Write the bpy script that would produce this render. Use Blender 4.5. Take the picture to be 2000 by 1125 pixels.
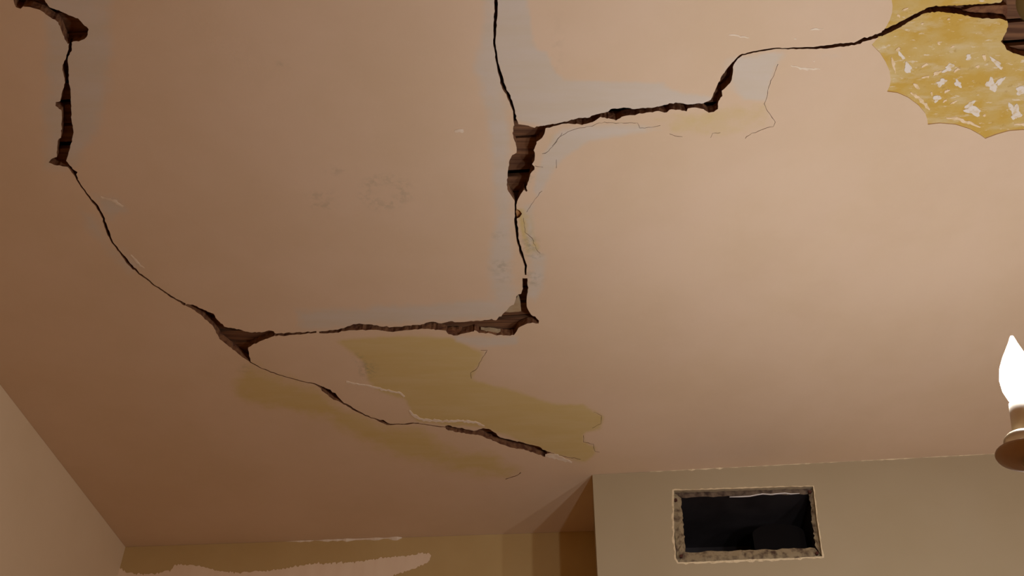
import bpy, bmesh, math, random
import numpy as np
from mathutils import Vector, Matrix
from mathutils.geometry import delaunay_2d_cdt

for o in list(bpy.data.objects):
    bpy.data.objects.remove(o)
random.seed(7)
rng = np.random.default_rng(7)
scene = bpy.context.scene
col = scene.collection

# ------------------------------------------------------------------ camera
F = 2000.0                       # focal length in pixels of the 2000 x 1125 frame
PITCH, ROLL = math.radians(40.0), math.radians(0.3)
CAMZ, HC = 1.30, 1.30            # camera height, ceiling height above the camera
ZC = CAMZ + HC                   # ceiling level 2.6 m
fw = np.array([0, math.cos(PITCH), math.sin(PITCH)])
rt0 = np.array([1.0, 0, 0]); up0 = np.array([0, -math.sin(PITCH), math.cos(PITCH)])
rt = rt0*math.cos(ROLL) + up0*math.sin(ROLL)
up = up0*math.cos(ROLL) - rt0*math.sin(ROLL)
cam = bpy.data.objects.new('camera', bpy.data.cameras.new('camera'))
col.objects.link(cam)
m = Matrix.Identity(4)
for i in range(3):
    m[i][0], m[i][1], m[i][2] = rt[i], up[i], -fw[i]
m[2][3] = CAMZ
cam.matrix_world = m
cam.data.sensor_width = 36
cam.data.lens = 36*F/2000
cam.data.clip_start = 0.01
scene.camera = cam

# ------------------------------------------------------------------ world, exposure
world = bpy.data.worlds.new('world'); scene.world = world
world.use_nodes = True
bg = world.node_tree.nodes['Background']
bg.inputs[0].default_value = (1.0, 0.43, 0.06, 1)      # added dim warm fill from the open side, lifts the far ceiling
bg.inputs[1].default_value = 0.26
vs = scene.view_settings
vs.view_transform = 'Standard'; vs.look = 'None'; vs.gamma = 1.0; vs.use_curve_mapping = False
vs.exposure = 0.0
BULB = 366.0
BULB_COL = (1.0, 1.02, 1.08)

# ------------------------------------------------------------------ geometry helpers
def ray(x, y):
    return fw*F + rt*(x-1000.0) + up*(562.5-y)
def ceil(x, y):
    d = ray(x, y); t = HC/d[2]
    return (d[0]*t, d[1]*t)
def to_px(P):
    P = np.asarray(P, float); v = np.c_[P[:, 0], P[:, 1], np.full(len(P), HC)]
    k = v@fw
    return np.c_[1000+F*(v@rt)/k, 562.5-F*(v@up)/k]
def on_plane(x, y, p0, n):
    d = ray(x, y); o = np.array([0, 0, CAMZ])
    return o + d*(np.dot(n, np.asarray(p0)-o)/np.dot(n, d))
def Z(x0, y0, s, pts):
    return [(x0+p[0]/s, y0+p[1]/s) + tuple(w/s for w in p[2:]) for p in pts]

def link(name, me, mat=None, parent=None, kind=None, label=None, cat=None, group=None):
    o = bpy.data.objects.new(name, me); col.objects.link(o)
    if mat and me:
        for mm in (mat if isinstance(mat, (list, tuple)) else [mat]):
            me.materials.append(mm)
    if parent: o.parent = parent
    if kind: o['kind'] = kind
    if label: o['label'] = label
    if cat: o['category'] = cat
    if group: o['group'] = group
    return o
def pydata(name, v, f, smooth=False):
    me = bpy.data.meshes.new(name); me.from_pydata([tuple(map(float, p)) for p in v], [], f); me.update()
    if smooth:
        for p in me.polygons: p.use_smooth = True
    return me
def from_bm(name, bm, smooth=False):
    me = bpy.data.meshes.new(name); bm.normal_update(); bm.to_mesh(me); bm.free()
    if smooth:
        for p in me.polygons: p.use_smooth = True
    return me
def roughen(poly, step, amp, closed=True):
    out = []; n = len(poly)
    for i in range(n if closed else n-1):
        a = np.array(poly[i][:2], float); b = np.array(poly[(i+1) % n][:2], float)
        L = np.linalg.norm(b-a); k = max(1, int(L/step))
        for j in range(k):
            p = a+(b-a)*j/k
            if j: p = p + rng.normal(0, amp, 2)
            out.append(tuple(p))
    if not closed: out.append(tuple(poly[-1][:2]))
    return out
def ribbon(pts, step=5, amp=0.5, wamp=0.18, minw=1.3):
    """polyline of (x, y, width) -> closed outline with uneven edges"""
    P = []
    for a, b in zip(pts[:-1], pts[1:]):
        L = math.hypot(b[0]-a[0], b[1]-a[1]); k = max(1, int(L/step))
        for j in range(k):
            t = j/k; q = [a[i]+(b[i]-a[i])*t for i in range(3)]
            if j: q[0] += rng.normal(0, amp); q[1] += rng.normal(0, amp)
            P.append(q)
    P.append(list(pts[-1]))
    le, ri = [], []
    for i, q in enumerate(P):
        a = P[max(0, i-1)]; b = P[min(len(P)-1, i+1)]
        d = np.array([b[0]-a[0], b[1]-a[1]]); d /= (np.linalg.norm(d)+1e-9)
        n = np.array([-d[1], d[0]]); w = max(minw, q[2])*0.5
        le.append(tuple(np.array(q[:2])+n*w*(1+rng.normal(0, wamp)))); ri.append(tuple(np.array(q[:2])-n*w*(1+rng.normal(0, wamp))))
    return le + ri[::-1]
def inside(P, poly):
    x, y = P[:, 0], P[:, 1]; c = np.zeros(len(P), bool); q = np.asarray(poly); n = len(q)
    lo, hi = q.min(0), q.max(0)
    sel = np.where((x >= lo[0]) & (x <= hi[0]) & (y >= lo[1]) & (y <= hi[1]))[0]
    if not len(sel): return c
    xs, ys = x[sel], y[sel]; cc = np.zeros(len(sel), bool)
    for i in range(n):
        x1, y1 = q[i]; x2, y2 = q[(i+1) % n]
        if y1 == y2: continue
        cc ^= ((y1 > ys) != (y2 > ys)) & (xs < (x2-x1)*(ys-y1)/(y2-y1)+x1)
    c[sel] = cc
    return c
def sdf(P, poly):
    q = np.asarray(poly, float); d = np.full(len(P), 1e9)
    for i in range(len(q)):
        a, b = q[i], q[(i+1) % len(q)]; ab = b-a
        t = np.clip(((P-a)@ab)/(ab@ab+1e-9), 0, 1)
        d = np.minimum(d, np.linalg.norm(P-(a+t[:, None]*ab), axis=1))
    return np.where(inside(P, poly), d, -d)

# ------------------------------------------------------------------ materials
def mat(name, colr, rough=0.8, metal=0.0, noise=None, bump=None, emit=None, spec=0.3):
    """noise = (scale, colour2, lo, hi); bump = (scale, strength, distance)"""
    M = bpy.data.materials.new(name); M.use_nodes = True; nt = M.node_tree; N = nt.nodes; L = nt.links
    b = N['Principled BSDF']
    b.inputs['Base Color'].default_value = (*colr, 1); b.inputs['Roughness'].default_value = rough
    b.inputs['Metallic'].default_value = metal; b.inputs['Specular IOR Level'].default_value = spec
    tc = N.new('ShaderNodeTexCoord')
    if noise:
        sc, c2, lo, hi = noise
        mp = N.new('ShaderNodeMapping'); L.new(tc.outputs['Object'], mp.inputs[0])
        if isinstance(sc, tuple): mp.inputs['Scale'].default_value = sc
        else: mp.inputs['Scale'].default_value = (sc, sc, sc)
        n = N.new('ShaderNodeTexNoise'); n.inputs['Scale'].default_value = 1; n.inputs['Detail'].default_value = 6
        L.new(mp.outputs[0], n.inputs['Vector'])
        r = N.new('ShaderNodeMapRange'); r.inputs[1].default_value = lo; r.inputs[2].default_value = hi
        L.new(n.outputs[0], r.inputs[0])
        x = N.new('ShaderNodeMix'); x.data_type = 'RGBA'
        x.inputs[6].default_value = (*colr, 1); x.inputs[7].default_value = (*c2, 1)
        L.new(r.outputs[0], x.inputs[0]); L.new(x.outputs[2], b.inputs['Base Color'])
    if bump:
        n2 = N.new('ShaderNodeTexNoise'); n2.inputs['Scale'].default_value = bump[0]; n2.inputs['Detail'].default_value = 5
        L.new(tc.outputs['Object'], n2.inputs['Vector'])
        bp = N.new('ShaderNodeBump'); bp.inputs['Strength'].default_value = bump[1]; bp.inputs['Distance'].default_value = bump[2]
        L.new(n2.outputs[0], bp.inputs['Height']); L.new(bp.outputs[0], b.inputs['Normal'])
    if emit:
        b.inputs['Emission Color'].default_value = (*emit[0], 1); b.inputs['Emission Strength'].default_value = emit[1]
    return M

PAINT = (0.70, 0.54, 0.378)
WHITE = (0.635, 0.56, 0.465)
YELLOW = (0.60, 0.46, 0.195)
def ceiling_paint():
    M = bpy.data.materials.new('ceiling_paint'); M.use_nodes = True; nt = M.node_tree; N = nt.nodes; L = nt.links
    b = N['Principled BSDF']; b.inputs['Roughness'].default_value = 0.75; b.inputs['Specular IOR Level'].default_value = 0.25
    tc = N.new('ShaderNodeTexCoord')
    at = N.new('ShaderNodeAttribute'); at.attribute_name = 'patch'
    sp = N.new('ShaderNodeSeparateColor'); L.new(at.outputs['Color'], sp.inputs[0])
    def noise(scale, detail=6, rough=0.6, stretch=None):
        n = N.new('ShaderNodeTexNoise'); n.inputs['Scale'].default_value = scale; n.inputs['Detail'].default_value = detail
        n.inputs['Roughness'].default_value = rough
        if stretch:
            mp = N.new('ShaderNodeMapping'); mp.inputs['Scale'].default_value = stretch; L.new(tc.outputs['Object'], mp.inputs[0]); L.new(mp.outputs[0], n.inputs[0])
        else: L.new(tc.outputs['Object'], n.inputs[0])
        return n.outputs[0]
    def math_(op, a, c):
        q = N.new('ShaderNodeMath'); q.operation = op
        for i, v in enumerate((a, c)):
            if isinstance(v, (int, float)): q.inputs[i].default_value = v
            else: L.new(v, q.inputs[i])
        return q.outputs[0]
    def rng_(v, lo, hi, a=0, c=1):
        r = N.new('ShaderNodeMapRange'); r.interpolation_type = 'SMOOTHSTEP'
        for i, k in enumerate((lo, hi, a, c)): r.inputs[i+1].default_value = k
        L.new(v, r.inputs[0]); return r.outputs[0]
    def mix(f, a, c):
        x = N.new('ShaderNodeMix'); x.data_type = 'RGBA'
        if isinstance(f, float): x.inputs[0].default_value = f
        else: L.new(f, x.inputs[0])
        for i, v in ((6, a), (7, c)):
            if isinstance(v, tuple): x.inputs[i].default_value = (*v, 1)
            else: L.new(v, x.inputs[i])
        return x.outputs[2]
    nz = noise(38, 7)
    smear = noise(1, 6, 0.65, (5, 26, 5))
    base = mix(rng_(noise(4.5, 4), 0.3, 0.7), PAINT, tuple(np.array(PAINT)*(0.95, 0.94, 0.90)))
    base = mix(rng_(noise(60, 4), 0.55, 0.8, 0, 0.25), base, tuple(np.array(PAINT)*(1.04, 1.04, 1.02)))
    yc = mix(rng_(smear, 0.35, 0.7), YELLOW, tuple(np.array(YELLOW)*(1.04, 1.07, 1.22)))
    wc = mix(rng_(smear, 0.3, 0.7), WHITE, tuple(np.array(WHITE)*(0.97, 0.95, 0.88)))
    wig = math_('ADD', math_('MULTIPLY', math_('SUBTRACT', nz, 0.5), 0.5), math_('MULTIPLY', math_('SUBTRACT', noise(11, 5), 0.5), 0.75))
    yf = rng_(math_('ADD', sp.outputs[1], wig), 0.22, 0.78)
    wf = rng_(math_('ADD', sp.outputs[0], wig), 0.22, 0.78)
    gf = math_('MULTIPLY', rng_(noise(70, 5), 0.42, 0.62), sp.outputs[2])
    c = mix(yf, base, yc); c = mix(wf, c, wc); c = mix(gf, c, (0.30, 0.27, 0.17))
    L.new(c, b.inputs['Base Color'])
    bp = N.new('ShaderNodeBump'); bp.inputs['Strength'].default_value = 0.35; bp.inputs['Distance'].default_value = 0.0015
    L.new(noise(22, 6), bp.inputs['Height']); L.new(bp.outputs[0], b.inputs['Normal'])
    return M
M_CEIL = ceiling_paint()
M_BROWN = mat('brown_coat_plaster', (0.21, 0.095, 0.04), 0.95, noise=(90, (0.10, 0.036, 0.016), 0.4, 0.65), bump=(160, 0.8, 0.003))
M_LATH = mat('old_lath_wood', (0.20, 0.095, 0.042), 0.85, noise=((6, 130, 60), (0.085, 0.036, 0.016), 0.35, 0.65), bump=(120, 0.4, 0.001))
M_JOIST = mat('joist_wood', (0.16, 0.08, 0.04), 0.9, noise=((4, 60, 60), (0.09, 0.045, 0.022), 0.35, 0.65))
def ochre():
    M = mat('ochre_bare_plaster', (0.56, 0.365, 0.07), 0.85, noise=(22, (0.60, 0.45, 0.17), 0.40, 0.64), bump=(60, 0.5, 0.002))
    nt = M.node_tree; N = nt.nodes; L = nt.links; b = N['Principled BSDF']; tc = [n for n in N if n.type == 'TEX_COORD'][0]
    prev = b.inputs['Base Color'].links[0].from_socket
    for rot, sc, det, lo, hi, k, c in ((0.75, (14, 46, 14), 5, 0.50, 0.68, 0.75, (0.64, 0.53, 0.30)), (0.75, (45, 110, 45), 4, 0.60, 0.70, 0.85, (0.74, 0.66, 0.50)), (0.0, (60, 60, 60), 4, 0.62, 0.72, 0.5, (0.40, 0.22, 0.03))):
        mp = N.new('ShaderNodeMapping'); mp.inputs['Rotation'].default_value = (0, 0, rot); mp.inputs['Scale'].default_value = sc
        L.new(tc.outputs['Object'], mp.inputs[0])
        n = N.new('ShaderNodeTexNoise'); n.inputs['Scale'].default_value = 1; n.inputs['Detail'].default_value = det; n.inputs['Roughness'].default_value = 0.65
        L.new(mp.outputs[0], n.inputs[0])
        r = N.new('ShaderNodeMapRange'); r.inputs[1].default_value = lo; r.inputs[2].default_value = hi; r.inputs[4].default_value = k
        L.new(n.outputs[0], r.inputs[0])
        x = N.new('ShaderNodeMix'); x.data_type = 'RGBA'; L.new(r.outputs[0], x.inputs[0]); L.new(prev, x.inputs[6]); x.inputs[7].default_value = (*c, 1)
        prev = x.outputs[2]
    L.new(prev, b.inputs['Base Color'])
    return M
M_MED = ochre()
M_FLAKE = mat('white_paint_residue', (0.76, 0.70, 0.60), 0.8, noise=(120, (0.66, 0.52, 0.28), 0.5, 0.7))
M_CHIP = mat('orange_plaster_chip', (0.50, 0.27, 0.10), 0.9, noise=(150, (0.30, 0.14, 0.05), 0.4, 0.65))
M_CREAM = mat('cream_paint_edge', (0.80, 0.64, 0.42), 0.8, noise=(90, (0.66, 0.48, 0.22), 0.45, 0.7))
M_FILL = mat('pale_filler', (0.80, 0.71, 0.57), 0.85, noise=(70, (0.70, 0.57, 0.42), 0.4, 0.7))
M_GREYFILL = mat('grey_tan_filler', (0.42, 0.32, 0.19), 0.85, noise=(50, (0.36, 0.25, 0.13), 0.4, 0.7))
M_OLIVE = mat('olive_tan_wall_paint', (0.395, 0.32, 0.20), 0.75, noise=(5, (0.38, 0.305, 0.185), 0.35, 0.65), bump=(40, 0.25, 0.001))
M_BACK = mat('olive_back_wall_paint', (0.52, 0.375, 0.165), 0.75, noise=(7, (0.49, 0.345, 0.145), 0.35, 0.65), bump=(40, 0.25, 0.001))
M_LEFT = mat('beige_wall_paint', (0.74, 0.60, 0.405), 0.8, noise=(6, (0.715, 0.575, 0.38), 0.35, 0.65), bump=(40, 0.25, 0.001))
M_BARE = mat('bare_pale_wallboard', (0.85, 0.70, 0.52), 0.85, noise=((30, 30, 6), (0.81, 0.65, 0.47), 0.35, 0.65))
M_FLOOR = mat('warm_wood_floor', (0.62, 0.31, 0.07), 0.45, noise=((2, 30, 2), (0.55, 0.26, 0.05), 0.35, 0.65))
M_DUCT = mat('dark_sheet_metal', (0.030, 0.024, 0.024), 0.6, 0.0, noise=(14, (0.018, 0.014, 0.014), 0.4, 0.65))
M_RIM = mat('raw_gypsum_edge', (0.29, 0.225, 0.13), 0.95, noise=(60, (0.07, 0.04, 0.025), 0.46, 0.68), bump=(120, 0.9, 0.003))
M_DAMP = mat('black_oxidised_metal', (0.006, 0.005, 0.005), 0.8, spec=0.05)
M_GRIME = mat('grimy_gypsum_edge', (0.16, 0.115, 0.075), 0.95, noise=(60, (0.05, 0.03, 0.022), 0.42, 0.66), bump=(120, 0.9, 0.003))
M_SCRAPE = mat('scraped_pale_paint', (0.70, 0.58, 0.37), 0.85, noise=(110, (0.52, 0.41, 0.24), 0.5, 0.7))
M_SHINY = mat('bright_galvanised_edge', (0.85, 0.83, 0.80), 0.4, 0.3)
M_RUST = mat('rusty_screw_hole', (0.07, 0.025, 0.015), 0.9)
M_BULB = mat('lit_frosted_glass', (0.9, 0.9, 0.9), 0.3, emit=(BULB_COL, BULB))
M_UNLIT = mat('unlit_frosted_glass', (0.7, 0.68, 0.64), 0.4)
M_SLEEVE = mat('ivory_candle_sleeve', (0.62, 0.54, 0.42), 0.5)
M_BRASS = mat('dull_painted_brass', (0.33, 0.25, 0.145), 0.55, 0.1)
M_CANOPY = mat('tarnished_brass', (0.17, 0.105, 0.03), 0.5, 0.2)
M_PAN = mat('dusty_pink_tan_metal', (0.40, 0.30, 0.23), 0.5, 0.05)
M_BOX = mat('steel_junction_box', (0.10, 0.075, 0.06), 0.6, 0.3)

# ------------------------------------------------------------------ cracks and holes of the ceiling, traced on the ceiling plane
holes = []
def hole(pts, step=4, amp=0.55): holes.append(roughen(pts, step, amp))
def crack(pts, **k): holes.append(ribbon(pts, **k))
def hair(pts, w=1.5): holes.append(ribbon([(p[0], p[1], w*.5) for p in pts], step=5, amp=0.7, wamp=0.35, minw=0.4))

z1 = (0, 0, 3.213)
hole(Z(*z1, [(40, -120), (85, 0), (100, 45), (130, 55), (145, 40), (190, 45), (250, 62), (310, 105), (365, 140), (385, 190), (405, 245), (425, 275), (445, 270), (460, 260), (495, 260), (530, 245), (545, 230), (557, 185), (520, 150), (490, 115), (430, 95), (370, 65), (310, 45), (280, 0), (230, -120)]))
hole(Z(*z1, [(430, 262), (430, 310), (415, 360), (392, 410), (395, 450), (405, 490), (408, 520), (390, 575), (378, 635), (350, 640), (348, 665), (385, 690), (388, 750), (382, 865), (362, 885), (357, 985), (320, 1000), (305, 1020), (340, 1035), (400, 1045), (435, 1052), (468, 1100), (478, 1125), (490, 1120), (478, 1095), (487, 1080), (470, 1070), (440, 1040), (415, 1010), (440, 930), (462, 830), (450, 760), (445, 650), (443, 560), (432, 510), (430, 420), (425, 370), (440, 330), (450, 320), (448, 262)]))
z2 = (100, 300, 2.678)
crack(Z(*z2, [(90, 70, 6), (122, 108, 10), (150, 160, 8), (190, 215, 8), (240, 275, 13), (275, 340, 13), (295, 410, 17), (320, 465, 8), (360, 515, 8), (385, 545, 15), (410, 580, 15), (460, 628, 9), (550, 695, 6), (640, 755, 8), (700, 790, 12)]))
hole(Z(*z2, [(690, 788), (740, 790), (800, 818), (850, 838), (870, 870), (905, 905), (980, 918), (1040, 935), (1100, 935), (1140, 925), (1165, 930), (1170, 945), (1165, 955), (1110, 975), (1060, 995), (1030, 1015), (1035, 1050), (1045, 1095), (1000, 1065), (960, 1030), (920, 1000), (880, 970), (860, 925), (840, 895), (790, 850), (740, 815)]))
z5 = (400, 560, 5)
crack(Z(*z5, [(640, 455, 34), (720, 465, 22), (800, 462, 28), (950, 455, 20), (1090, 441, 16)]))
crack(Z(*z5, [(1117, 446, 18), (1250, 438, 28), (1360, 420, 30), (1400, 405, 38), (1480, 395, 58), (1600, 395, 55), (1700, 405, 40), (1800, 415, 36), (1900, 408, 30), (2010, 393, 32)]), wamp=0.1)
crack(Z(*z5, [(440, 735, 10), (560, 800, 8), (700, 852, 8), (850, 897, 6), (980, 930, 8), (1080, 950, 12), (1140, 985, 32), (1200, 1030, 42), (1280, 1080, 46)]), amp=0.35)
z6 = (420, 640, 3.515)
crack(Z(*z6, [(735, 415, 26), (780, 445, 34), (825, 478, 36), (870, 510, 12), (960, 565, 12), (1030, 602, 8), (1110, 630, 8), (1150, 645, 20), (1180, 660, 16), (1205, 665, 6), (1300, 663, 5), (1400, 655, 4)]), amp=0.35)
z7 = (750, 640, 3.517)
crack(Z(*z7, [(40, 663, 5), (140, 663, 4), (200, 655, 4), (300, 668, 4), (425, 684, 5)]), amp=0.35)
hole(Z(*z7, [(420, 675), (440, 670), (520, 690), (600, 705), (640, 705), (680, 690), (720, 695), (770, 725), (800, 755), (870, 770), (970, 795), (1060, 815), (1090, 838), (1150, 857), (1120, 865), (1105, 888), (1050, 868), (960, 835), (880, 825), (800, 800), (720, 765), (660, 740), (580, 730), (500, 718), (440, 705), (425, 695)]))
z8 = (750, 560, 5.714)
hole(Z(*z8, [(-10, 455), (70, 462), (200, 455), (300, 435), (420, 420), (500, 395), (580, 395), (640, 410), (700, 395), (740, 385), (820, 395), (1000, 385), (1100, 378), (1200, 360), (1250, 375), (1320, 310), (1370, 265), (1400, 225), (1450, 200), (1475, 110), (1500, 85), (1530, 80), (1550, 20), (1545, -95), (1600, -95), (1605, 60), (1590, 160), (1600, 240), (1640, 310), (1700, 350), (1730, 380), (1725, 410), (1660, 400), (1600, 410), (1500, 460), (1480, 500), (1450, 540), (1380, 545), (1280, 540), (1180, 520), (1060, 515), (1010, 485), (1000, 500), (900, 520), (800, 545), (720, 530), (690, 490), (600, 480), (480, 470), (350, 475), (250, 485), (100, 505), (-10, 492)]))
z9 = (900, 380, 3.515)
crack(Z(*z9, [(375, 30, 16), (376, 90, 12), (382, 150, 16), (378, 190, 22), (385, 230, 20), (388, 300, 17), (410, 380, 18), (435, 460, 19), (447, 490, 18), (445, 552, 12)]), amp=0.35)
hole(Z(*z9, [(385, 100), (405, 110), (420, 132), (405, 155), (385, 165)]), amp=0.3)
z10 = (900, 0, 2.68)
crack(Z(*z10, [(178, -140, 18), (183, 0, 17), (185, 60, 16), (178, 150, 15), (175, 210, 13), (182, 270, 12), (190, 330, 10), (207, 390, 16), (225, 460, 19), (245, 490, 18), (262, 530, 15), (278, 580, 12), (290, 660, 20)]), amp=0.4)
hole(Z(980, 220, 6.25, [(145, 160), (200, 140), (300, 155), (400, 185), (450, 190), (510, 155), (535, 190), (520, 260), (490, 310), (425, 355), (410, 410), (390, 460), (405, 520), (400, 580), (370, 630), (400, 660), (400, 695), (350, 745), (330, 830), (300, 900), (315, 955), (300, 965), (270, 940), (220, 1020), (190, 1080), (160, 1080), (120, 1020), (80, 960), (60, 880), (70, 760), (90, 640), (95, 580), (125, 520), (180, 490), (180, 420), (155, 340), (130, 250)]))
z11 = (1050, 60, 3.92)
hole(Z(*z11, [(-60, 745), (60, 725), (150, 710), (240, 690), (310, 668), (380, 668), (450, 640), (540, 620), (560, 600), (660, 588), (740, 600), (860, 590), (950, 575), (1010, 555), (1090, 553), (1150, 565), (1270, 555), (1325, 530), (1370, 430), (1410, 345), (1450, 290), (1500, 235), (1510, 245), (1495, 280), (1495, 320), (1480, 390), (1445, 430), (1410, 460), (1415, 500), (1385, 540), (1380, 600), (1350, 622), (1310, 628), (1270, 600), (1220, 590), (1150, 595), (1140, 618), (1090, 605), (1010, 605), (990, 625), (930, 615), (850, 625), (760, 640), (660, 655), (600, 688), (560, 675), (480, 660), (420, 700), (340, 722), (300, 712), (200, 712), (60, 748), (0, 800)]))
z12 = (1380, 0, 4.686)
crack(Z(*z12, [(215, 615, 26), (260, 560, 16), (325, 500, 14), (480, 465, 14), (640, 442, 10), (850, 442, 14), (950, 440, 20), (1100, 428, 30), (1200, 415, 28), (1350, 402, 26), (1450, 362, 34), (1590, 325, 34), (1734, 250, 34)]), amp=0.4)
z13 = (1650, 0, 3.88)
hole(Z(*z13, [(280, 238), (400, 185), (520, 120), (620, 68), (680, 55), (900, 45), (1130, 32), (1185, 25), (1225, -60), (1500, -280), (2000, -350), (2150, 0), (2000, 330), (1600, 440), (1358, 432), (1280, 410), (1230, 385), (1215, 350), (1185, 320), (1220, 260), (1240, 210), (1235, 165), (1190, 150), (1110, 150), (1000, 140), (900, 120), (800, 105), (700, 95), (600, 110), (500, 165), (400, 225), (280, 285)]))
# hairlines
hair(Z(*z11, [(1840, 255), (1800, 360), (1770, 430), (1755, 510), (1735, 560), (1750, 600), (1785, 650), (1820, 700), (1805, 735), (1750, 745), (1640, 785), (1590, 825)]))
hair(Z(*z11, [(1400, 780), (1340, 785), (1325, 820)]), 1.2)
hair(Z(*z11, [(1110, 812), (1050, 805), (1010, 790)]), 1.3)
hair(Z(*z11, [(940, 725), (870, 740), (780, 745), (765, 705), (640, 705), (470, 705), (420, 730), (300, 750), (230, 775), (150, 830), (110, 885)]), 1.3)
hair(Z(*z10, [(530, 695), (490, 755), (460, 790), (425, 805)]), 1.2)
hair(Z(*z10, [(500, 835), (500, 880)]), 1.2)
hair(Z(*z10, [(388, 868), (430, 875)]), 1.4)
hair(Z(*z10, [(425, 1000), (370, 1070), (345, 1110)]), 1.2)
hair(Z(*z9, [(430, 160), (440, 260), (490, 300), (515, 370), (545, 405)]), 1.2)
hair(Z(*z7, [(665, 155), (710, 155), (690, 190), (665, 230), (640, 280), (595, 310), (600, 350)]), 1.5)
hair(Z(*z7, [(1130, 855), (1250, 888), (1350, 905)]), 1.4)
hair(Z(*z7, [(1370, 740), (1370, 785), (1440, 800), (1450, 850), (1480, 855)]), 1.3)
hair(Z(*z7, [(1440, 580), (1495, 605), (1490, 660), (1430, 690)]), 1.2)
hair(Z(*z7, [(835, 1040), (900, 1020), (940, 995)]), 2.2)

# ------------------------------------------------------------------ ghost outline of the scalloped ceiling medallion (16 lobes)
MC, MR = np.array([0.8135, 0.8774]), 0.2762
traced = Z(*z13, [(205, 338), (235, 372), (265, 400), (310, 470), (340, 540), (348, 610), (340, 650), (320, 695), (400, 705), (480, 740), (560, 800), (610, 860), (625, 905), (630, 945), (720, 935), (840, 945), (950, 980), (1030, 1025), (1065, 1052), (1150, 1020), (1250, 992), (1358, 985)])
med = [np.array(ceil(*p)) for p in traced]
start = 71.9; sp = 22.45
for k in range(12):
    a0, a1 = start-k*sp, start-(k+1)*sp
    if k == 11: a1 = 162.0-360
    p0 = MC+MR*np.array([math.cos(math.radians(a0)), math.sin(math.radians(a0))])
    p1 = MC+MR*np.array([math.cos(math.radians(a1)), math.sin(math.radians(a1))])
    for t in np.linspace(0, 1, 9)[:-1]:
        q = p0+(p1-p0)*t; dirc = (MC-q)/np.linalg.norm(MC-q)
        med.append(q+dirc*0.021*math.sin(math.pi*t)**0.8)
med = [tuple(p) for p in med]

# ------------------------------------------------------------------ room outline on plan
A = np.array(ceil(245, 1068)); B = np.array(ceil(1160, 1037)); C = np.array(ceil(1157, 927)); D = np.array(ceil(2000, 883)); LW = np.array(ceil(0, 750))
dirb = (B-A)/np.linalg.norm(B-A); dirc = (D-C)/np.linalg.norm(D-C); dirl = (A-LW)/np.linalg.norm(A-LW)
XR = 2.6; YN = -1.6

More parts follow.
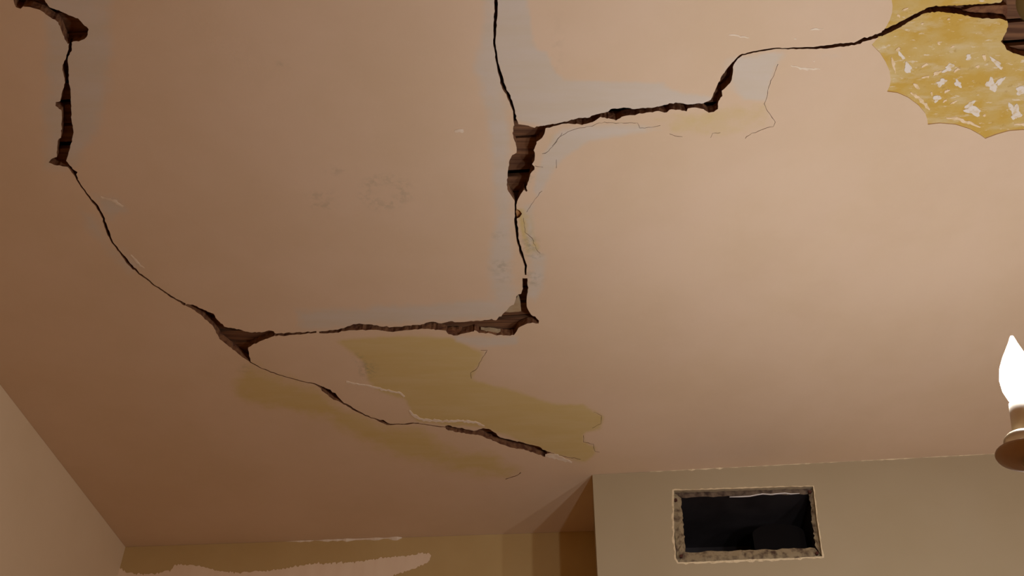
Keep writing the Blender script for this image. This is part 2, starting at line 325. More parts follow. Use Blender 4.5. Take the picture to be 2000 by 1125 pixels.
# ------------------------------------------------------------------ ceiling: plaster sheet cut through by the cracks
def build_ceiling():
    V = [(-1.9, YN-0.3), (XR+0.4, YN-0.3), (XR+0.4, 3.1), (-1.9, 3.1)]
    E = [(0, 1), (1, 2), (2, 3), (3, 0)]
    s = 0.012
    gx, gy = np.meshgrid(np.arange(-1.3, 1.42, s), np.arange(0.66, 2.86, s))
    G = np.c_[gx.ravel(), gy.ravel()]; G += rng.uniform(-0.25, 0.25, G.shape)*s
    V += [tuple(p) for p in G]
    for x in np.arange(-1.8, XR+0.3, 0.2):
        for y in np.arange(YN-0.2, 0.6, 0.2): V.append((x+rng.uniform(-.01, .01), y+rng.uniform(-.01, .01)))
    hw = []
    for h in holes:
        loop = [ceil(*p) for p in h]; hw.append(loop)
    for loop in hw+[med]:
        b = len(V); V += [tuple(p) for p in loop]; n = len(loop)
        E += [(b+i, b+(i+1) % n) for i in range(n)]
    ov, oe, of, *_ = delaunay_2d_cdt([Vector(p) for p in V], E, [], 0, 1e-6)
    P = np.array([tuple(v) for v in ov]); T = np.array([list(f) for f in of])
    c = P[T].mean(1)
    isH = np.zeros(len(T), bool)
    for loop in hw: isH |= inside(c, loop)
    isM = inside(c, med) & ~isH
    kind = np.where(isH, 2, np.where(isM, 1, 0))
    edges = {}
    for fi, t in enumerate(T):
        for k in range(3):
            a, b = int(t[k]), int(t[(k+1) % 3])
            edges.setdefault((min(a, b), max(a, b)), []).append((fi, a, b))
    STEP, TH = 0.0022, 0.016
    vid = {}; vl = []; fl = []; fm = []; mv = []; mf = []; mm = []; mid = {}
    def vx(i, z):
        k = (i, z)
        if k not in vid: vid[k] = len(vl); vl.append((P[i][0], P[i][1], ZC+z))
        return vid[k]
    def mx(i, z):
        k = (i, z)
        if k not in mid: mid[k] = len(mv); mv.append((P[i][0], P[i][1], ZC+z))
        return mid[k]
    for fi, t in enumerate(T):
        t = [int(i) for i in t]
        if kind[fi] == 0: fl.append([vx(i, 0.0) for i in t[::-1]]); fm.append(0)
        elif kind[fi] == 1: mf.append([mx(i, STEP) for i in t[::-1]]); mm.append(0)
    for (a, b), fs in edges.items():
        ks = sorted(kind[f[0]] for f in fs)
        if len(ks) < 2 or ks[0] == ks[1]: continue
        src = [f for f in fs if kind[f[0]] == ks[0]][0]; a, b = src[1], src[2]
        if ks == [0, 2]: fl.append([vx(a, 0.0), vx(b, 0.0), vx(b, TH), vx(a, TH)]); fm.append(1)
        elif ks == [1, 2]: mf.append([mx(a, STEP), mx(b, STEP), mx(b, TH), mx(a, TH)]); mm.append(1)
        elif ks == [0, 1]: fl.append([vx(a, 0.0), vx(b, 0.0), vx(b, STEP), vx(a, STEP)]); fm.append(0)
    me = pydata('ceiling', vl, fl); me.materials.append(M_CEIL); me.materials.append(M_BROWN)
    me.polygons.foreach_set('material_index', fm)
    # colour patches of filler, bare plaster and smudges (what the surface is made of, not its light)
    Q = to_px(np.array(vl)[:, :2])
    W = np.zeros(len(Q)); Y = np.zeros(len(Q)); S = np.zeros(len(Q))
    vis = (np.array(vl)[:, 1] > 0.6)
    def lay(arr, poly, soft, k):
        d = np.where(vis, sdf(Q, poly), -999)
        np.maximum(arr, k*np.clip(0.5+d/(2*soft), 0, 1), out=arr)
    lay(W, [(85, -40), (230, -40), (225, 60), (215, 150), (205, 230), (180, 270), (150, 330), (90, 330), (80, 250), (82, 120)], 22, .78)
    lay(W, [(965, -60), (1028, -60), (1030, 0), (1040, 60), (1045, 92), (1070, 105), (1080, 140), (1100, 158), (1200, 160), (1290, 163), (1320, 178), (1395, 190), (1390, 205), (1300, 210), (1180, 225), (1065, 248), (1010, 240), (985, 170), (968, 90)], 8, 1)
    lay(W, [(950, -60), (970, -60), (985, 120), (1000, 240), (995, 330), (1000, 390), (1005, 540), (1010, 600), (960, 600), (950, 520), (965, 430), (960, 330), (940, 200), (925, 130), (940, 60)], 18, .8)
    lay(W, [(1085, 262), (1120, 248), (1240, 242), (1300, 252), (1250, 260), (1150, 275), (1100, 310), (1075, 345), (1050, 385), (1042, 370), (1060, 300)], 9, .9)
    lay(W, [(1020, 400), (1040, 400), (1045, 480), (1070, 495), (1065, 560), (1045, 590), (1030, 580), (1030, 500)], 12, .75)
    lay(W, [(575, 605), (700, 598), (820, 592), (950, 585), (1010, 600), (980, 620), (860, 628), (740, 635), (640, 645), (580, 645)], 14, .82)
    lay(W, [(1440, 110), (1530, 100), (1520, 125), (1510, 140), (1495, 195), (1450, 195), (1435, 160), (1430, 130)], 8, 1)
    lay(W, [(1400, 110), (1460, 104), (1450, 180), (1420, 190)], 12, .5)
    lay(W, [(175, 378), (235, 382), (255, 412), (215, 430), (190, 405)], 14, .75)
    lay(W, [(150, 400), (190, 430), (215, 480), (270, 500), (295, 530), (250, 545), (200, 490), (165, 440)], 20, .7)
    lay(W, [(880, 652), (960, 658), (1012, 655), (1012, 672), (950, 680), (890, 668)], 8, .8)
    lay(W, [(1545, 108), (1600, 104), (1700, 92), (1690, 110), (1600, 118)], 12, .35)
    lay(Y, [(655, 665), (800, 655), (890, 660), (920, 680), (945, 690), (925, 730), (920, 742), (980, 755), (1030, 770), (1080, 788), (1140, 790), (1165, 808), (1178, 812), (1175, 840), (1140, 845), (1140, 862), (1165, 875), (1160, 890), (1140, 903), (1075, 885), (1060, 880), (990, 850), (940, 835), (870, 830), (810, 820), (800, 800), (790, 780), (750, 768), (720, 745), (715, 715), (690, 690)], 8, .95)
    lay(Y, [(440, 740), (490, 715), (560, 740), (625, 752), (660, 790), (740, 825), (800, 832), (850, 850), (860, 865), (900, 880), (960, 885), (990, 905), (1020, 915), (990, 937), (930, 930), (850, 915), (770, 890), (700, 860), (640, 820), (560, 800), (470, 790)], 22, .8)
    lay(Y, [(1110, 258), (1190, 242), (1300, 220), (1385, 215), (1420, 200), (1500, 200), (1505, 225), (1515, 245), (1465, 265), (1400, 270), (1385, 260), (1375, 268), (1310, 262), (1295, 245), (1240, 240), (1180, 245), (1100, 272), (1065, 310), (1065, 262)], 8, .42)
    lay(Y, [(1010, 398), (1036, 418), (1044, 468), (1058, 490), (1030, 500), (1016, 450)], 7, .95)
    for (x, y, rx, ry, k) in [(752, 375, 48, 34, .30), (630, 382, 26, 8, .32), (632, 400, 24, 8, .3), (655, 335, 20, 8, .25), (1032, 480, 16, 22, .55), (978, 522, 20, 14, .4), (972, 463, 12, 8, .4), (985, 545, 18, 6, .3), (1040, 545, 16, 16, .4), (718, 722, 16, 14, .7), (700, 700, 10, 7, .5), (553, 125, 8, 6, .3), (1045, 497, 14, 6, .6), (1032, 345, 10, 20, .3), (480, 720, 12, 8, .3), (1090, 95, 10, 60, .12)]:
        e = np.sqrt(((Q[:, 0]-x)/rx)**2+((Q[:, 1]-y)/ry)**2)
        g = np.clip(1.5-e*1.1, 0, 1) if rx < 45 else np.clip(1-abs(e-0.75)*2.2, 0, 1)
        np.maximum(S, np.where(vis, k*g, 0), out=S)
    at = me.color_attributes.new('patch', 'FLOAT_COLOR', 'POINT')
    at.data.foreach_set('color', np.c_[W, Y, S, np.ones(len(W))].astype(np.float32).ravel())
    ce = link('ceiling', me, None, kind='structure', label='pinkish tan plaster ceiling broken by long jagged cracks', cat='ceiling')
    m2 = pydata('medallion_scar', mv, mf); m2.materials.append(M_MED); m2.materials.append(M_BROWN)
    m2.polygons.foreach_set('material_index', mm)
    link('medallion_scar', m2, None, ce, label='scalloped ochre scar left where a ceiling medallion came off')
    return ce
CEIL = build_ceiling()

def sheet(name, pts_px, mt, parent, thick=0.0008, z=0.0, step=4, amp=0.5, rough=True):
    """thin layer of filler or paint stuck to the ceiling, with its own thickness"""
    q = roughen(pts_px, step, amp) if rough else pts_px
    pts = [ceil(*p) for p in q]
    ov, oe, of, *_ = delaunay_2d_cdt([Vector(p) for p in pts], [(i, (i+1) % len(pts)) for i in range(len(pts))], [], 1, 1e-7)
    n = len(ov); v = [(p[0], p[1], ZC+z-thick) for p in ov]+[(p[0], p[1], ZC+z) for p in ov]
    f = [list(t)[::-1] for t in of]
    cnt = {}
    for t in of:
        t = list(t)
        for k in range(3): e = (t[k], t[(k+1) % 3]); cnt[e] = 1
    for (a, b) in list(cnt):
        if (b, a) not in cnt: f.append([a, b, b+n, a+n])
    return link(name, pydata(name, v, f), mt, parent)

# pale ridges and smears of old filler
for pts in [Z(*z7, [(-260, 370, 9), (-130, 395, 10), (0, 425, 12), (100, 445, 9), (140, 475, 14)]),
            Z(*z7, [(175, 565, 10), (200, 600, 18), (260, 630, 14), (330, 638, 16), (430, 640, 14), (540, 640, 12), (640, 652, 16), (690, 675, 8)]),
            Z(*z7, [(1108, 872, 10), (1160, 878, 26), (1220, 900, 28), (1290, 925, 8)])]:
    sheet('filler_ridge', ribbon(pts, step=4, amp=0.5, wamp=0.3), M_FILL, CEIL, rough=False)
for pts in [Z(*z12, [(200, 318, 6), (290, 325, 16), (390, 345, 6)]), Z(*z12, [(950, 272, 6), (1010, 268, 16), (1070, 262, 5)]),
            Z(*z12, [(770, 600, 6), (860, 622, 18), (960, 632, 14), (1040, 632, 5)]), Z(*z12, [(975, 560, 6), (990, 560, 14)]), Z(*z12, [(800, 352, 8), (822, 354, 10)]),
            [(197, 384, 2), (222, 392, 5), (240, 404, 2)], [(888, 256, 3), (898, 254, 7), (905, 258, 3)], [(255, 498, 2), (268, 512, 4), (282, 524, 2)]]:
    sheet('filler_smear', ribbon(pts, step=4, amp=0.6, wamp=0.4), M_FILL, CEIL, thick=0.0005, rough=False)
# paint left inside the medallion scar: crescents along the scallops and ragged flakes
ZM = 0.0022
for pts in [Z(*z13, [(355, 440, 8), (372, 490, 22), (385, 560, 8)]), Z(*z13, [(500, 705, 10), (560, 745, 26), (610, 800, 26), (645, 838, 8)]),
            Z(*z13, [(770, 898, 8), (850, 905, 22), (940, 935, 24), (1030, 968, 8)]), Z(*z13, [(1285, 950, 8), (1340, 946, 16), (1420, 950, 16)]),
            Z(*z13, [(520, 640, 10), (545, 655, 26), (570, 678, 8)]), Z(*z13, [(585, 595, 8), (640, 588, 20)])]:
    sheet('paint_crescent', ribbon(pts, step=4, amp=0.5, wamp=0.3), M_CREAM, CEIL, z=ZM, rough=False)
def blob(cx, cy, rx, ry, rot=0, n=22, ir=0.55):
    out = []; hs = [(h, ir*0.75*rng.uniform(.3, 1)/h**.55, rng.uniform(0, 6.28)) for h in (2, 3, 4, 5, 7)]
    for i in range(n):
        a = 2*math.pi*i/n; k = 1+sum(c_*math.sin(h*a+p_) for h, c_, p_ in hs)
        x, y = rx*k*math.cos(a), ry*k*math.sin(a); c, s = math.cos(rot), math.sin(rot)
        out.append((cx+x*c-y*s, cy+x*s+y*c))
    return out
for b in [(735, 630, 40, 28), (700, 750, 34, 26), (860, 640, 24, 34), (480, 520, 28, 46), (430, 425, 14, 42, -0.6), (975, 845, 70, 34, 0.2), (950, 800, 40, 24), (1115, 650, 42, 50), (1180, 620, 50, 18, -0.7), (1335, 690, 36, 40), (1290, 840, 40, 60), (1300, 880, 50, 24), (1060, 440, 14, 26), (940, 440, 18, 30, 0.5), (715, 335, 10, 14), (820, 360, 14, 9), (850, 535, 24, 12), (790, 520, 50, 24), (700, 560, 30, 16), (1010, 510, 14, 14), (610, 500, 32, 10, -0.4), (405, 380, 24, 12), (460, 75, 22, 9), (410, 125, 9, 18), (330, 105, 8, 14), (660, 715, 10, 14), (1190, 520, 12, 9), (775, 695, 20, 12), (830, 780, 26, 9), (760, 770, 16, 9), (1060, 880, 12, 10), (1150, 480, 60, 20, 0.7), (590, 185, 10, 8), (790, 150, 14, 8)]:
    x, y, rx, ry = b[:4]; px, py = Z(*z13, [(x, y)])[0]
    sheet('paint_flake', blob(px, py, rx/3.88*0.95, ry/3.88*0.85, b[4] if len(b) > 4 else -0.55), M_FLAKE if rx*ry > 500 else M_CREAM, CEIL, thick=0.0005+0.0005*rng.random(), z=ZM, step=3, amp=0.35)

# lath strips above the plaster, each bowed a little
LA = math.atan2(dirb[1], dirb[0])
def lath(i, y0):
    bm = bmesh.new(); n = 14; rows = []
    w = 0.0375+rng.uniform(-.003, .003); zb = ZC+0.0165+rng.uniform(0, .004); yo = rng.uniform(-.002, .002); ph = rng.uniform(0, 6)
    for k in range(n+1):
        x = -1.5+3.1*k/n; y = y0+yo+x*math.tan(LA)+0.003*math.sin(ph+k*0.9)
        zz = zb+0.002*math.sin(ph*2+k*1.3)
        rows.append([bm.verts.new((x, y-w/2, zz)), bm.verts.new((x, y+w/2, zz+rng.uniform(-.001, .003))), bm.verts.new((x, y+w/2, zz+.008)), bm.verts.new((x, y-w/2, zz+.008))])
    for a, b in zip(rows[:-1], rows[1:]):
        for q in range(4): bm.faces.new((a[q], a[(q+1) % 4], b[(q+1) % 4], b[q]))
    bm.faces.new(rows[0]); bm.faces.new(rows[-1][::-1])
    bmesh.ops.recalc_face_normals(bm, faces=bm.faces)
    return link('lath', from_bm('lath', bm), M_LATH, CEIL)
for i, y in enumerate(np.arange(0.66, 2.72, 0.0445)): lath(i, y)
def box_mesh(name, lo, hi, rotz=0, pivot=(0, 0), bevel=0.0):
    bm = bmesh.new(); bmesh.ops.create_cube(bm, size=1)
    for v in bm.verts:
        v.co = Vector([lo[k]+(v.co[k]+.5)*(hi[k]-lo[k]) for k in range(3)])
    if bevel: bmesh.ops.bevel(bm, geom=bm.edges[:], offset=bevel, segments=2, affect='EDGES')
    if rotz: bmesh.ops.rotate(bm, verts=bm.verts, cent=(pivot[0], pivot[1], 0), matrix=Matrix.Rotation(rotz, 3, 'Z'))
    return from_bm(name, bm)
for k, x in enumerate((-1.25, -0.85, -0.45, -0.05, 0.35, 0.80, 1.2)):
    link('joist', box_mesh('joist', (x-.02, 0.3, ZC+.031), (x+.02, 2.95, ZC+.17), LA, (x, 1.6)), M_JOIST, CEIL)
link('subfloor', box_mesh('subfloor', (-1.95, YN-.35, ZC+.175), (XR+.45, 3.15, ZC+.195)), M_JOIST, CEIL)
for lo, hi in (((-1.95, YN-.35, ZC+.001), (-1.93, 3.15, ZC+.175)), ((XR+.43, YN-.35, ZC+.001), (XR+.45, 3.15, ZC+.175)), ((-1.93, YN-.35, ZC+.001), (XR+.43, YN-.33, ZC+.175)), ((-1.93, 3.13, ZC+.001), (XR+.43, 3.15, ZC+.175))):
    link('rim_joist', box_mesh('rim_joist', lo, hi), M_JOIST, CEIL)
# broken plaster still hanging in the holes
def chunk(px, drop, mt, name='plaster_chunk', th=0.007):
    return sheet(name, px, mt, CEIL, thick=th, z=drop, step=5, amp=0.4)
chunk(Z(*z8, [(1380, 262), (1410, 215), (1460, 200), (1490, 130), (1520, 200), (1530, 300), (1400, 312), (1340, 308)]), 0.013, M_GREYFILL)
chunk(Z(*z8, [(700, 505), (760, 495), (870, 500), (840, 530), (780, 545), (720, 530)]), 0.012, M_BROWN)
chunk(Z(*z8, [(1080, 500), (1180, 505), (1300, 520), (1270, 540), (1150, 525)]), 0.012, M_GREYFILL)
chunk(Z(*z9, [(384, 98), (408, 108), (424, 132), (408, 158), (384, 168), (378, 130)]), 0.012, M_CHIP)
chunk(Z(*z13, [(900, 100), (1000, 72), (1240, 62), (1245, 160), (1210, 130), (1100, 118), (1000, 120)]), 0.015, M_BROWN)

# ------------------------------------------------------------------ floor and walls
link('floor', box_mesh('floor', (-1.95, YN-.35, -.05), (XR+.45, 3.15, 0)), M_FLOOR, kind='structure', label='warm brown wooden floor of the room below', cat='floor')
def wall_between(name, p, q, mt, label, out=0.12, z0=0.0, z1=None):
    z1 = ZC-0.0005 if z1 is None else z1
    p = np.array(p); q = np.array(q); d = (q-p)/np.linalg.norm(q-p); n = np.array([d[1], -d[0]])*-out
    k = [p, q, q+n, p+n]
    v = [(*a, z0) for a in k]+[(*a, z1) for a in k]
    f = [(0, 1, 5, 4), (1, 2, 6, 5), (2, 3, 7, 6), (3, 0, 4, 7), (4, 5, 6, 7), (3, 2, 1, 0)]
    bm = bmesh.new(); vs_ = [bm.verts.new(a) for a in v]
    for t in f: bm.faces.new([vs_[i] for i in t])
    bmesh.ops.recalc_face_normals(bm, faces=bm.faces)
    return link(name, from_bm(name, bm), mt, kind='structure', label=label, cat='wall')
near_left = A-dirl*((A[1]-YN)/dirl[1])
wall_between('wall_left', near_left, A, M_LEFT, 'plain beige painted wall meeting the cracked ceiling at a slant', 0.12)
back_right = A+dirb*(XR-A[0])/dirb[0]
WB = wall_between('wall_back', A, back_right, M_BACK, 'olive painted rear wall with bare pale brush-edged patch', 0.12)
# bare pale area of the rear wall below the brushed-on olive band
nb = np.array([dirb[1], -dirb[0], 0.0]); A3 = np.array([*A, ZC])
edge = [(222, 1104), (236, 1110), (250, 1119), (262, 1121), (285, 1122), (310, 1119), (332, 1115), (343, 1104), (370, 1103), (400, 1108), (420, 1114), (450, 1119), (490, 1117), (530, 1114), (560, 1109), (600, 1103), (640, 1100), (690, 1098), (740, 1091), (790, 1086), (838, 1080), (842, 1086), (838, 1096), (826, 1104), (800, 1113), (770, 1123), (752, 1132), (700, 1150), (640, 1166), (560, 1172), (400, 1180), (300, 1185), (215, 1185)]
jag = []
for a, b in zip(edge, edge[1:]+edge[:1]):
    L = math.hypot(b[0]-a[0], b[1]-a[1]); k = max(1, int(L/2.5))
    for j in range(k):
        t = j/k; jag.append((a[0]+(b[0]-a[0])*t, a[1]+(b[1]-a[1])*t+rng.normal(0, 1.3)*(1 if a[1] < 1125 else 0)))
def flat_on(name, px, p0, n, proud, mt, parent):
    pts = [on_plane(x, y, p0, n) for x, y in px]
    ax = np.array([-n[1], n[0], 0.0]); ax /= np.linalg.norm(ax)
    uv = [(float(np.dot(p-p0, ax)), float(p[2])) for p in pts]
    ov, oe, of, *_ = delaunay_2d_cdt([Vector(p) for p in uv], [(i, (i+1) % len(uv)) for i in range(len(uv))], [], 1, 1e-7)
    m_ = len(ov); base = [np.array([p0[0], p0[1], 0])+ax*p[0]+np.array([0, 0, p[1]]) for p in ov]
    nn = n/np.linalg.norm(n)
    if np.dot(nn, np.array([0, 0, CAMZ])-p0) < 0: nn = -nn
    v = [b+nn*proud for b in base]+[b for b in base]; f = [list(t) for t in of]; dd = {}
    for t in of:
        t = list(t)
        for k in range(3): dd[(t[k], t[(k+1) % 3])] = 1
    for (a, b) in list(dd):
        if (b, a) not in dd: f.append([a, b, b+m_, a+m_])
    me = pydata(name, v, f); bm = bmesh.new(); bm.from_mesh(me); bmesh.ops.recalc_face_normals(bm, faces=bm.faces); bm.to_mesh(me); bm.free()
    return link(name, me, mt, parent)
pb = flat_on('bare_plaster_patch', jag, A3, nb, 0.0008, M_BARE, WB)
pb['label'] = 'pale bare strip with ragged brushed upper edge'

# duct chase with the vent opening
nc3 = np.array([dirc[1], -dirc[0], 0.0]); C3 = np.array([*C, ZC])
V_OUT = [(1316, 958), (1360, 957), (1420, 955), (1480, 953), (1540, 951), (1588, 950), (1591, 975), (1595, 1010), (1601, 1050), (1606, 1087), (1560, 1090), (1500, 1092), (1440, 1094), (1380, 1097), (1325, 1099), (1320, 1090), (1317, 1050), (1316, 1000)]
V_IN = [(1331, 972), (1400, 970), (1460, 969), (1520, 965), (1580, 964), (1583, 1000), (1588, 1040), (1592, 1069), (1530, 1071), (1460, 1073), (1400, 1076), (1338, 1079), (1335, 1045), (1331, 1000)]
def plane_uv(px, dep=0.0):
    return [(float(np.dot((q := on_plane(x, y, C3-nc3*dep, nc3))-C3, np.array([*dirc, 0]))), float(q[2])) for x, y in px]
def build_chase():
    out = plane_uv(roughen(V_OUT, 5, 0.5)); W_ = (XR-C[0])/dirc[0]
    Vv = [(0, 0), (W_, 0), (W_, ZC-.0005), (0, ZC-.0005)]+out
    n = len(out); E = [(0, 1), (1, 2), (2, 3), (3, 0)]+[(4+i, 4+(i+1) % n) for i in range(n)]
    ov, oe, of, *_ = delaunay_2d_cdt([Vector(p) for p in Vv], E, [], 1, 1e-7)
    P = np.array([tuple(p) for p in ov]); c = np.array([P[list(t)].mean(0) for t in of]); ins = inside(c, out)
    w3 = lambda u, z, dep=0.0: (C[0]+dirc[0]*u-nc3[0]*dep, C[1]+dirc[1]*u-nc3[1]*dep, z)
    v = [w3(*p) for p in P]; f = [list(t) for t, k in zip(of, ins) if not k]
    back = lambda p: A+dirb*np.dot(p-A, dirb)
    b0 = len(v); bk = back(C)+np.array([0, 0.02])
    v += [(*C, 0), (*C, ZC-.0005), (*bk, ZC-.0005), (*bk, 0)]; f.append([b0, b0+1, b0+2, b0+3])
    # depth of the cut through the wallboard
    k0 = len(v); v += [w3(u, z) for u, z in out]+[w3(u, z, 0.012) for u, z in out]
    for i in range(n): f.append([k0+i, k0+(i+1) % n, k0+n+(i+1) % n, k0+n+i])
    bm = bmesh.new(); me = pydata('wall_chase', v, f); bm.from_mesh(me); bmesh.ops.remove_doubles(bm, verts=bm.verts, dist=1e-5); bmesh.ops.recalc_face_normals(bm, faces=bm.faces); bm.to_mesh(me); bm.free()
    return link('wall_chase', me, M_OLIVE, kind='structure', label='olive tan boxed-out wall with an open duct hole', cat='wall'), w3, out
CH, w3, OUT = build_chase()
def vent():
    inn = plane_uv(roughen(V_IN, 5, 0.6))
    cu = np.mean([p[0] for p in OUT]); cz = np.mean([p[1] for p in OUT])
    root = link('vent_opening', None, label='open rectangular duct hole without grille in olive wall', cat='vent')
    base = Vector(w3(cu, min(p[1] for p in OUT), 0.02)); root.location = base
    def add(name, me, mt):
        o = link(name, me, mt, root); o.matrix_parent_inverse = Matrix.Translation(-base); return o
    # raw wallboard rim, one strip for each side
    ring_o = [(cu+(u-cu)*1.02, cz+(z-cz)*1.03) for u, z in plane_uv(V_OUT[i] for i in (0, 5, 9, 14))]
    ring_i = plane_uv([V_IN[i] for i in (0, 4, 7, 11)], .014)
    for k in range(4):
        a, b, c, d = ring_o[k], ring_o[(k+1) % 4], ring_i[(k+1) % 4], ring_i[k]
        bm = bmesh.new(); n = 24; r0 = []
        for j in range(n+1):
            t = j/n; po = np.array(a)+(np.array(b)-a)*t; pi = np.array(d)+(np.array(c)-d)*t
            pi = pi+rng.normal(0, .0012, 2)
            mid_ = (po+pi)/2
            r0.append([bm.verts.new(w3(*po, .012)), bm.verts.new(w3(*mid_, .008+rng.uniform(0, .005))), bm.verts.new(w3(*pi, .013+rng.uniform(0, .003)))])
        for x, y in zip(r0[:-1], r0[1:]):
            for q in range(2): bm.faces.new((x[q], y[q], y[q+1], x[q+1]))
        bmesh.ops.recalc_face_normals(bm, faces=bm.faces)
        add('rim_strip', from_bm('rim_strip', bm), (M_GRIME, M_RIM, M_RIM, M_RIM)[k])
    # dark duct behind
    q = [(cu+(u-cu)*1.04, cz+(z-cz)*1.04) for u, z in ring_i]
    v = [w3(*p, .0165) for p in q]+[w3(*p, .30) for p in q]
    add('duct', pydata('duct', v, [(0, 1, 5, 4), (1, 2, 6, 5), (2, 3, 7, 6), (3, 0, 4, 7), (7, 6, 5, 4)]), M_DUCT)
    # arched damper blade lying in the duct
    pc = plane_uv([(1520, 1042)], .07)[0]; bm = bmesh.new(); prev = None
    for j in range(21):
        a = math.pi*j/20; ring = []
        for (rr, dp) in ((1.0, .07), (.0, .07), (.0, .16), (1.0, .16)):
            ring.append(bm.verts.new(w3(pc[0]+.062*math.cos(a), pc[1]-.05+rr*(.05+.026*math.sin(a)), dp)))
        if prev:
            for x in range(4): bm.faces.new((prev[x], prev[(x+1) % 4], ring[(x+1) % 4], ring[x]))
        prev = ring
    bmesh.ops.remove_doubles(bm, verts=bm.verts, dist=1e-6)
    bmesh.ops.recalc_face_normals(bm, faces=bm.faces)
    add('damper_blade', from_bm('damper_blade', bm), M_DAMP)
    # bent bright edge of sheet metal along the top
    pts = plane_uv([(1425, 969.5), (1445, 969), (1465, 968), (1480, 965), (1490, 963.5), (1505, 964.5), (1520, 963), (1533, 962), (1545, 963.5), (1562, 962.5)], .006)
    bm = bmesh.new(); prev = None
    for j, (u, z) in enumerate(pts):
        t = .0010 if 0 < j < len(pts)-1 else .0004
        ring = [bm.verts.new(w3(u, z-t, .008)), bm.verts.new(w3(u, z+t, .008)), bm.verts.new(w3(u, z+t, .011)), bm.verts.new(w3(u, z-t, .011))]
        if prev:
            for x in range(4): bm.faces.new((prev[x], prev[(x+1) % 4], ring[(x+1) % 4], ring[x]))
        prev = ring
    bmesh.ops.recalc_face_normals(bm, faces=bm.faces)
    add('bent_metal_edge', from_bm('bent_metal_edge', bm), M_SHINY)
    # old screw holes in the corners
    for (x, y) in ((1320, 974), (1331, 1084), (1583, 958), (1597, 1078)):
        u, z = plane_uv([(x, y)])[0]; bm = bmesh.new(); vs_ = []
        for j in range(10):
            a = 2*math.pi*j/10; r_ = .0038*(1+rng.uniform(-.3, .3)); vs_.append((u+r_*math.cos(a), z+r_*math.sin(a)))
        f_ = [bm.verts.new(w3(*p, .004)) for p in vs_]; g_ = [bm.verts.new(w3(*p, .014)) for p in vs_]
        bm.faces.new(f_)
        for j in range(10): bm.faces.new((f_[j], f_[(j+1) % 10], g_[(j+1) % 10], g_[j]))
        bmesh.ops.recalc_face_normals(bm, faces=bm.faces)
        add('rusty_screw', from_bm('rusty_screw', bm), M_RUST)
    # pale scraped paint around the cut
    o3 = roughen(V_OUT, 6, 0.35); n = len(o3); cx = 1460; cy = 1024; bm = bmesh.new(); prev = first = None
    for x, y in o3+o3[:1]:
        d = np.array([x-cx, (y-cy)*1.6]); d /= np.linalg.norm(d)
        w = 2.6+rng.normal(0, .8); w = max(.8, w)*(1.5 if y > 1080 or x < 1330 else 0.8)
        q2 = plane_uv([(x-d[0]*.3, y-d[1]*.3), (x+d[0]*w, y+d[1]*w)])
        ring = [bm.verts.new(w3(*q2[0], -.0012)), bm.verts.new(w3(*q2[1], -.0004)), bm.verts.new(w3(*q2[1], .0005)), bm.verts.new(w3(*q2[0], .0005))]
        if prev:
            for k in range(4): bm.faces.new((prev[k], prev[(k+1) % 4], ring[(k+1) % 4], ring[k]))
        prev = ring
    bmesh.ops.recalc_face_normals(bm, faces=bm.faces)
    add('scraped_edge', from_bm('scraped_edge', bm), M_SCRAPE)
vent()

# ragged beads of old caulk where walls meet the ceiling
def bead(name, pxs, p0, n, dirv, mt, label, h=0.0035):
    bm = bmesh.new(); prev = None
    for (x, y, w) in pxs:
        c = np.array([*ceil(x, y), ZC]); nn = n/np.linalg.norm(n); t = np.dot(c-p0, nn); c = c-nn*t
        if np.dot(nn, np.array([0, 0, ZC])-p0) < 0: nn = -nn
        r_ = h*w
        ring = [bm.verts.new(c+np.array([0, 0, -.0003])), bm.verts.new(c+nn*r_*.8+np.array([0, 0, -.0003])), bm.verts.new(c+nn*r_*.5+np.array([0, 0, -r_*.6])), bm.verts.new(c+nn*.0002+np.array([0, 0, -r_]))]
        if prev:
            for k in range(4): bm.faces.new((prev[k], prev[(k+1) % 4], ring[(k+1) % 4], ring[k]))
        prev = ring
    bmesh.ops.recalc_face_normals(bm, faces=bm.faces)
    return link(name, from_bm(name, bm), mt, kind='structure', label=label, cat='trim')
def run(x0, x1, f, base=0.8, am=0.5, step=9):
    out = []; x = x0
    while x <= x1:
        out.append((x, f(x), max(.12, base+rng.normal(0, am)))); x += step
    return out
fb = lambda x: 1068+(x-245)*(1037-1068)/(1160-245)
fc = lambda x: 927+(x-1157)*(883-927)/843.0
bead('trim_1', run(560, 790, fb, 1.0, .6), A3, nb, dirb, M_FILL, 'ragged pale caulk bead along the rear wall top', .0042)
bead('trim_2', run(1270, 1990, fc, .28, .22), C3, nc3, dirc, M_SCRAPE, 'thin broken caulk line along the boxed-out wall top', .0042)

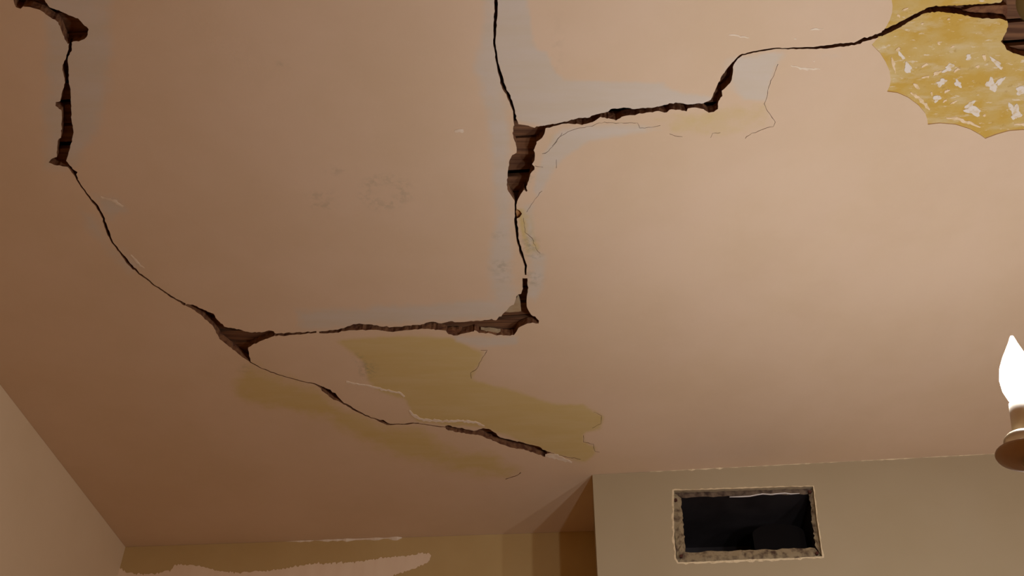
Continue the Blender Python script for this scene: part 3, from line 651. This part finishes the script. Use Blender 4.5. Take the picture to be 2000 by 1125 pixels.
# ------------------------------------------------------------------ chandelier with flame-shaped bulbs
def lathe(name, prof, n=32, smooth=True, k=1.0):
    bm = bmesh.new(); rings = []
    prof = [(a*k, b) for a, b in prof]
    for r_, z in prof:
        if r_ < 1e-5: rings.append([bm.verts.new((0, 0, z))])
        else: rings.append([bm.verts.new((r_*math.cos(2*math.pi*k/n), r_*math.sin(2*math.pi*k/n), z)) for k in range(n)])
    for a, b in zip(rings[:-1], rings[1:]):
        for k in range(n):
            k2 = (k+1) % n
            if len(a) == 1 and len(b) == 1: continue
            if len(a) == 1: bm.faces.new((a[0], b[k2], b[k]))
            elif len(b) == 1: bm.faces.new((a[k], a[k2], b[0]))
            else: bm.faces.new((a[k], a[k2], b[k2], b[k]))
    bmesh.ops.recalc_face_normals(bm, faces=bm.faces)
    return from_bm(name, bm, smooth)
def tube(name, pts, r_, n=12):
    bm = bmesh.new(); prev = None; P = [Vector(p) for p in pts]; rings = []
    for i, p in enumerate(P):
        d = (P[min(i+1, len(P)-1)]-P[max(i-1, 0)]).normalized(); a = d.cross(Vector((0, 0, 1)))
        if a.length < 1e-3: a = Vector((1, 0, 0))
        a.normalize(); b = d.cross(a)
        ring = [bm.verts.new(p+a*r_*math.cos(2*math.pi*k/n)+b*r_*math.sin(2*math.pi*k/n)) for k in range(n)]
        if prev:
            for k in range(n): bm.faces.new((prev[k], prev[(k+1) % n], ring[(k+1) % n], ring[k]))
        prev = ring; rings.append(ring)
    bm.faces.new(rings[0]); bm.faces.new(rings[-1][::-1])
    bmesh.ops.recalc_face_normals(bm, faces=bm.faces)
    return from_bm(name, bm, True)
def chandelier():
    CD = 1.0; K = CD/1.1
    d = ray(2008, 893); P0 = np.array([0, 0, CAMZ])+d*CD/F              # centre of the drip pan
    d2 = ray(1976, 657); tip = np.array([0, 0, CAMZ])+d2*(P0[1]/d2[1])    # tip of the bulb, in the pan's own depth
    axis = tip-P0; LEN = float(np.linalg.norm(axis)); lean = math.atan2(axis[0], axis[2])
    rad = np.array([P0[0]-MC[0], P0[1]-MC[1]]); R0 = float(np.linalg.norm(rad)); phi0 = math.atan2(rad[1], rad[0])
    root = link('chandelier', None, label='candle-style chandelier with lit flame-shaped bulbs on drip pans', cat='chandelier')
    zc = float(P0[2]); root.location = (MC[0], MC[1], zc-0.16)
    zr = root.location.z
    def part(name, me, mt, parent=root, M=None):
        o = link(name, me, mt, parent)
        if M is not None: o.matrix_basis = M
        return o
    part('column', lathe('column', [(0, -.02), (.014, -.016), (.02, 0), (.012, .018), (.03, .035), (.042, .06), (.036, .09), (.016, .11), (.012, .16), (.022, .19), (.028, .23), (.016, .27), (.009, .30), (.006, .32), (0, .321)]), M_BRASS)
    part('stem', tube('stem', [(0, 0, .315), (0, 0, .5), (0, 0, ZC+.02-zr)], .004), M_BRASS)
    part('canopy', lathe('canopy', [(.006, -.035), (.02, -.034), (.045, -.018), (.062, -.002), (.068, .012), (.066, .014), (.058, .0), (.03, -.02), (.006, -.03)]), M_CANOPY, M=Matrix.Translation((0, 0, ZC+.016-zr)))
    # profiles along the candle axis, 0 at the pan, LEN at the bulb's tip
    s = LEN/0.167
    pan = lathe('drip_pan', [(0, -.004*s), (.010, -.004*s), (.022, -.003*s), (.0315, .001*s), (.0325, .003*s), (.031, .004*s), (.02, .001*s), (.010, 0), (0, 0)], k=K)
    cup = lathe('candle_cup', [(.006, .0), (.013, .004*s), (.0215, .012*s), (.0225, .020*s), (.020, .024*s), (.013, .027*s), (.0125, .029*s), (0, .029*s)], k=K)
    slv = lathe('candle_sleeve', [(0, .028*s), (.0125, .028*s), (.0125, .069*s), (.011, .072*s), (0, .072*s)], k=K)
    blb = lathe('bulb', [(.0085, .071*s), (.0125, .078*s), (.0170, .090*s), (.0188, .104*s), (.0172, .119*s), (.0130, .134*s), (.0082, .147*s), (.0045, .157*s), (.0028, .163*s), (.0016, .1665*s), (0, .167*s)], k=K)
    blb_unlit = blb.copy()
    bot = lathe('pan_knob', [(0, -.014), (.004, -.013), (.006, -.008), (.004, -.004), (.006, -.002), (0, -.002)])
    for k in range(5):
        a = phi0+2*math.pi*k/5
        Rz = Matrix.Rotation(a, 4, 'Z'); pos = Vector((R0*math.cos(a), R0*math.sin(a), zc-zr))
        ln = Matrix.Rotation(lean, 4, 'Y') if k == 0 else Matrix.Rotation(-lean*0.35, 4, Vector((-math.sin(a), math.cos(a), 0)))
        Mx = Matrix.Translation(pos) @ ln
        path = []
        for t in np.linspace(0, 1, 22):
            r_ = .03+(R0-.03)*t; z = .06-.085*math.sin(math.pi*min(1, t*1.15))*(1-.2*t)+(.16-.06-.018)*t**3
            path.append((r_*math.cos(a), r_*math.sin(a), z))
        part('arm', tube('arm', path, .0055), M_BRASS)
        p = part('drip_pan', pan, M_PAN if k == 0 else None, M=Mx)
        part('pan_knob', bot, M_BRASS if k == 0 else None, p)
        c = part('candle_cup', cup, M_BRASS if k == 0 else None, M=Mx)
        sl = part('candle_sleeve', slv, M_SLEEVE if k == 0 else None, M=Mx)
        lit = k in (0, 3, 4)                                              # two of the five left unlit so less light falls on the left
        bm_ = blb if lit else blb_unlit
        b = part('bulb', bm_, None if bm_.materials else (M_BULB if lit else M_UNLIT), M=Mx)
        b['label'] = 'glowing white flame-shaped bulb' if lit else 'unlit frosted flame-shaped bulb'
    # junction box in the hole above
    bx = lathe('junction_box', [(.05, .012), (.052, .012), (.052, .06), (0, .06), (0, .058), (.05, .058), (.05, .012)], 8, False)
    o = link('junction_box', bx, M_BOX, CEIL); o.location = (MC[0], MC[1], ZC)
chandelier()
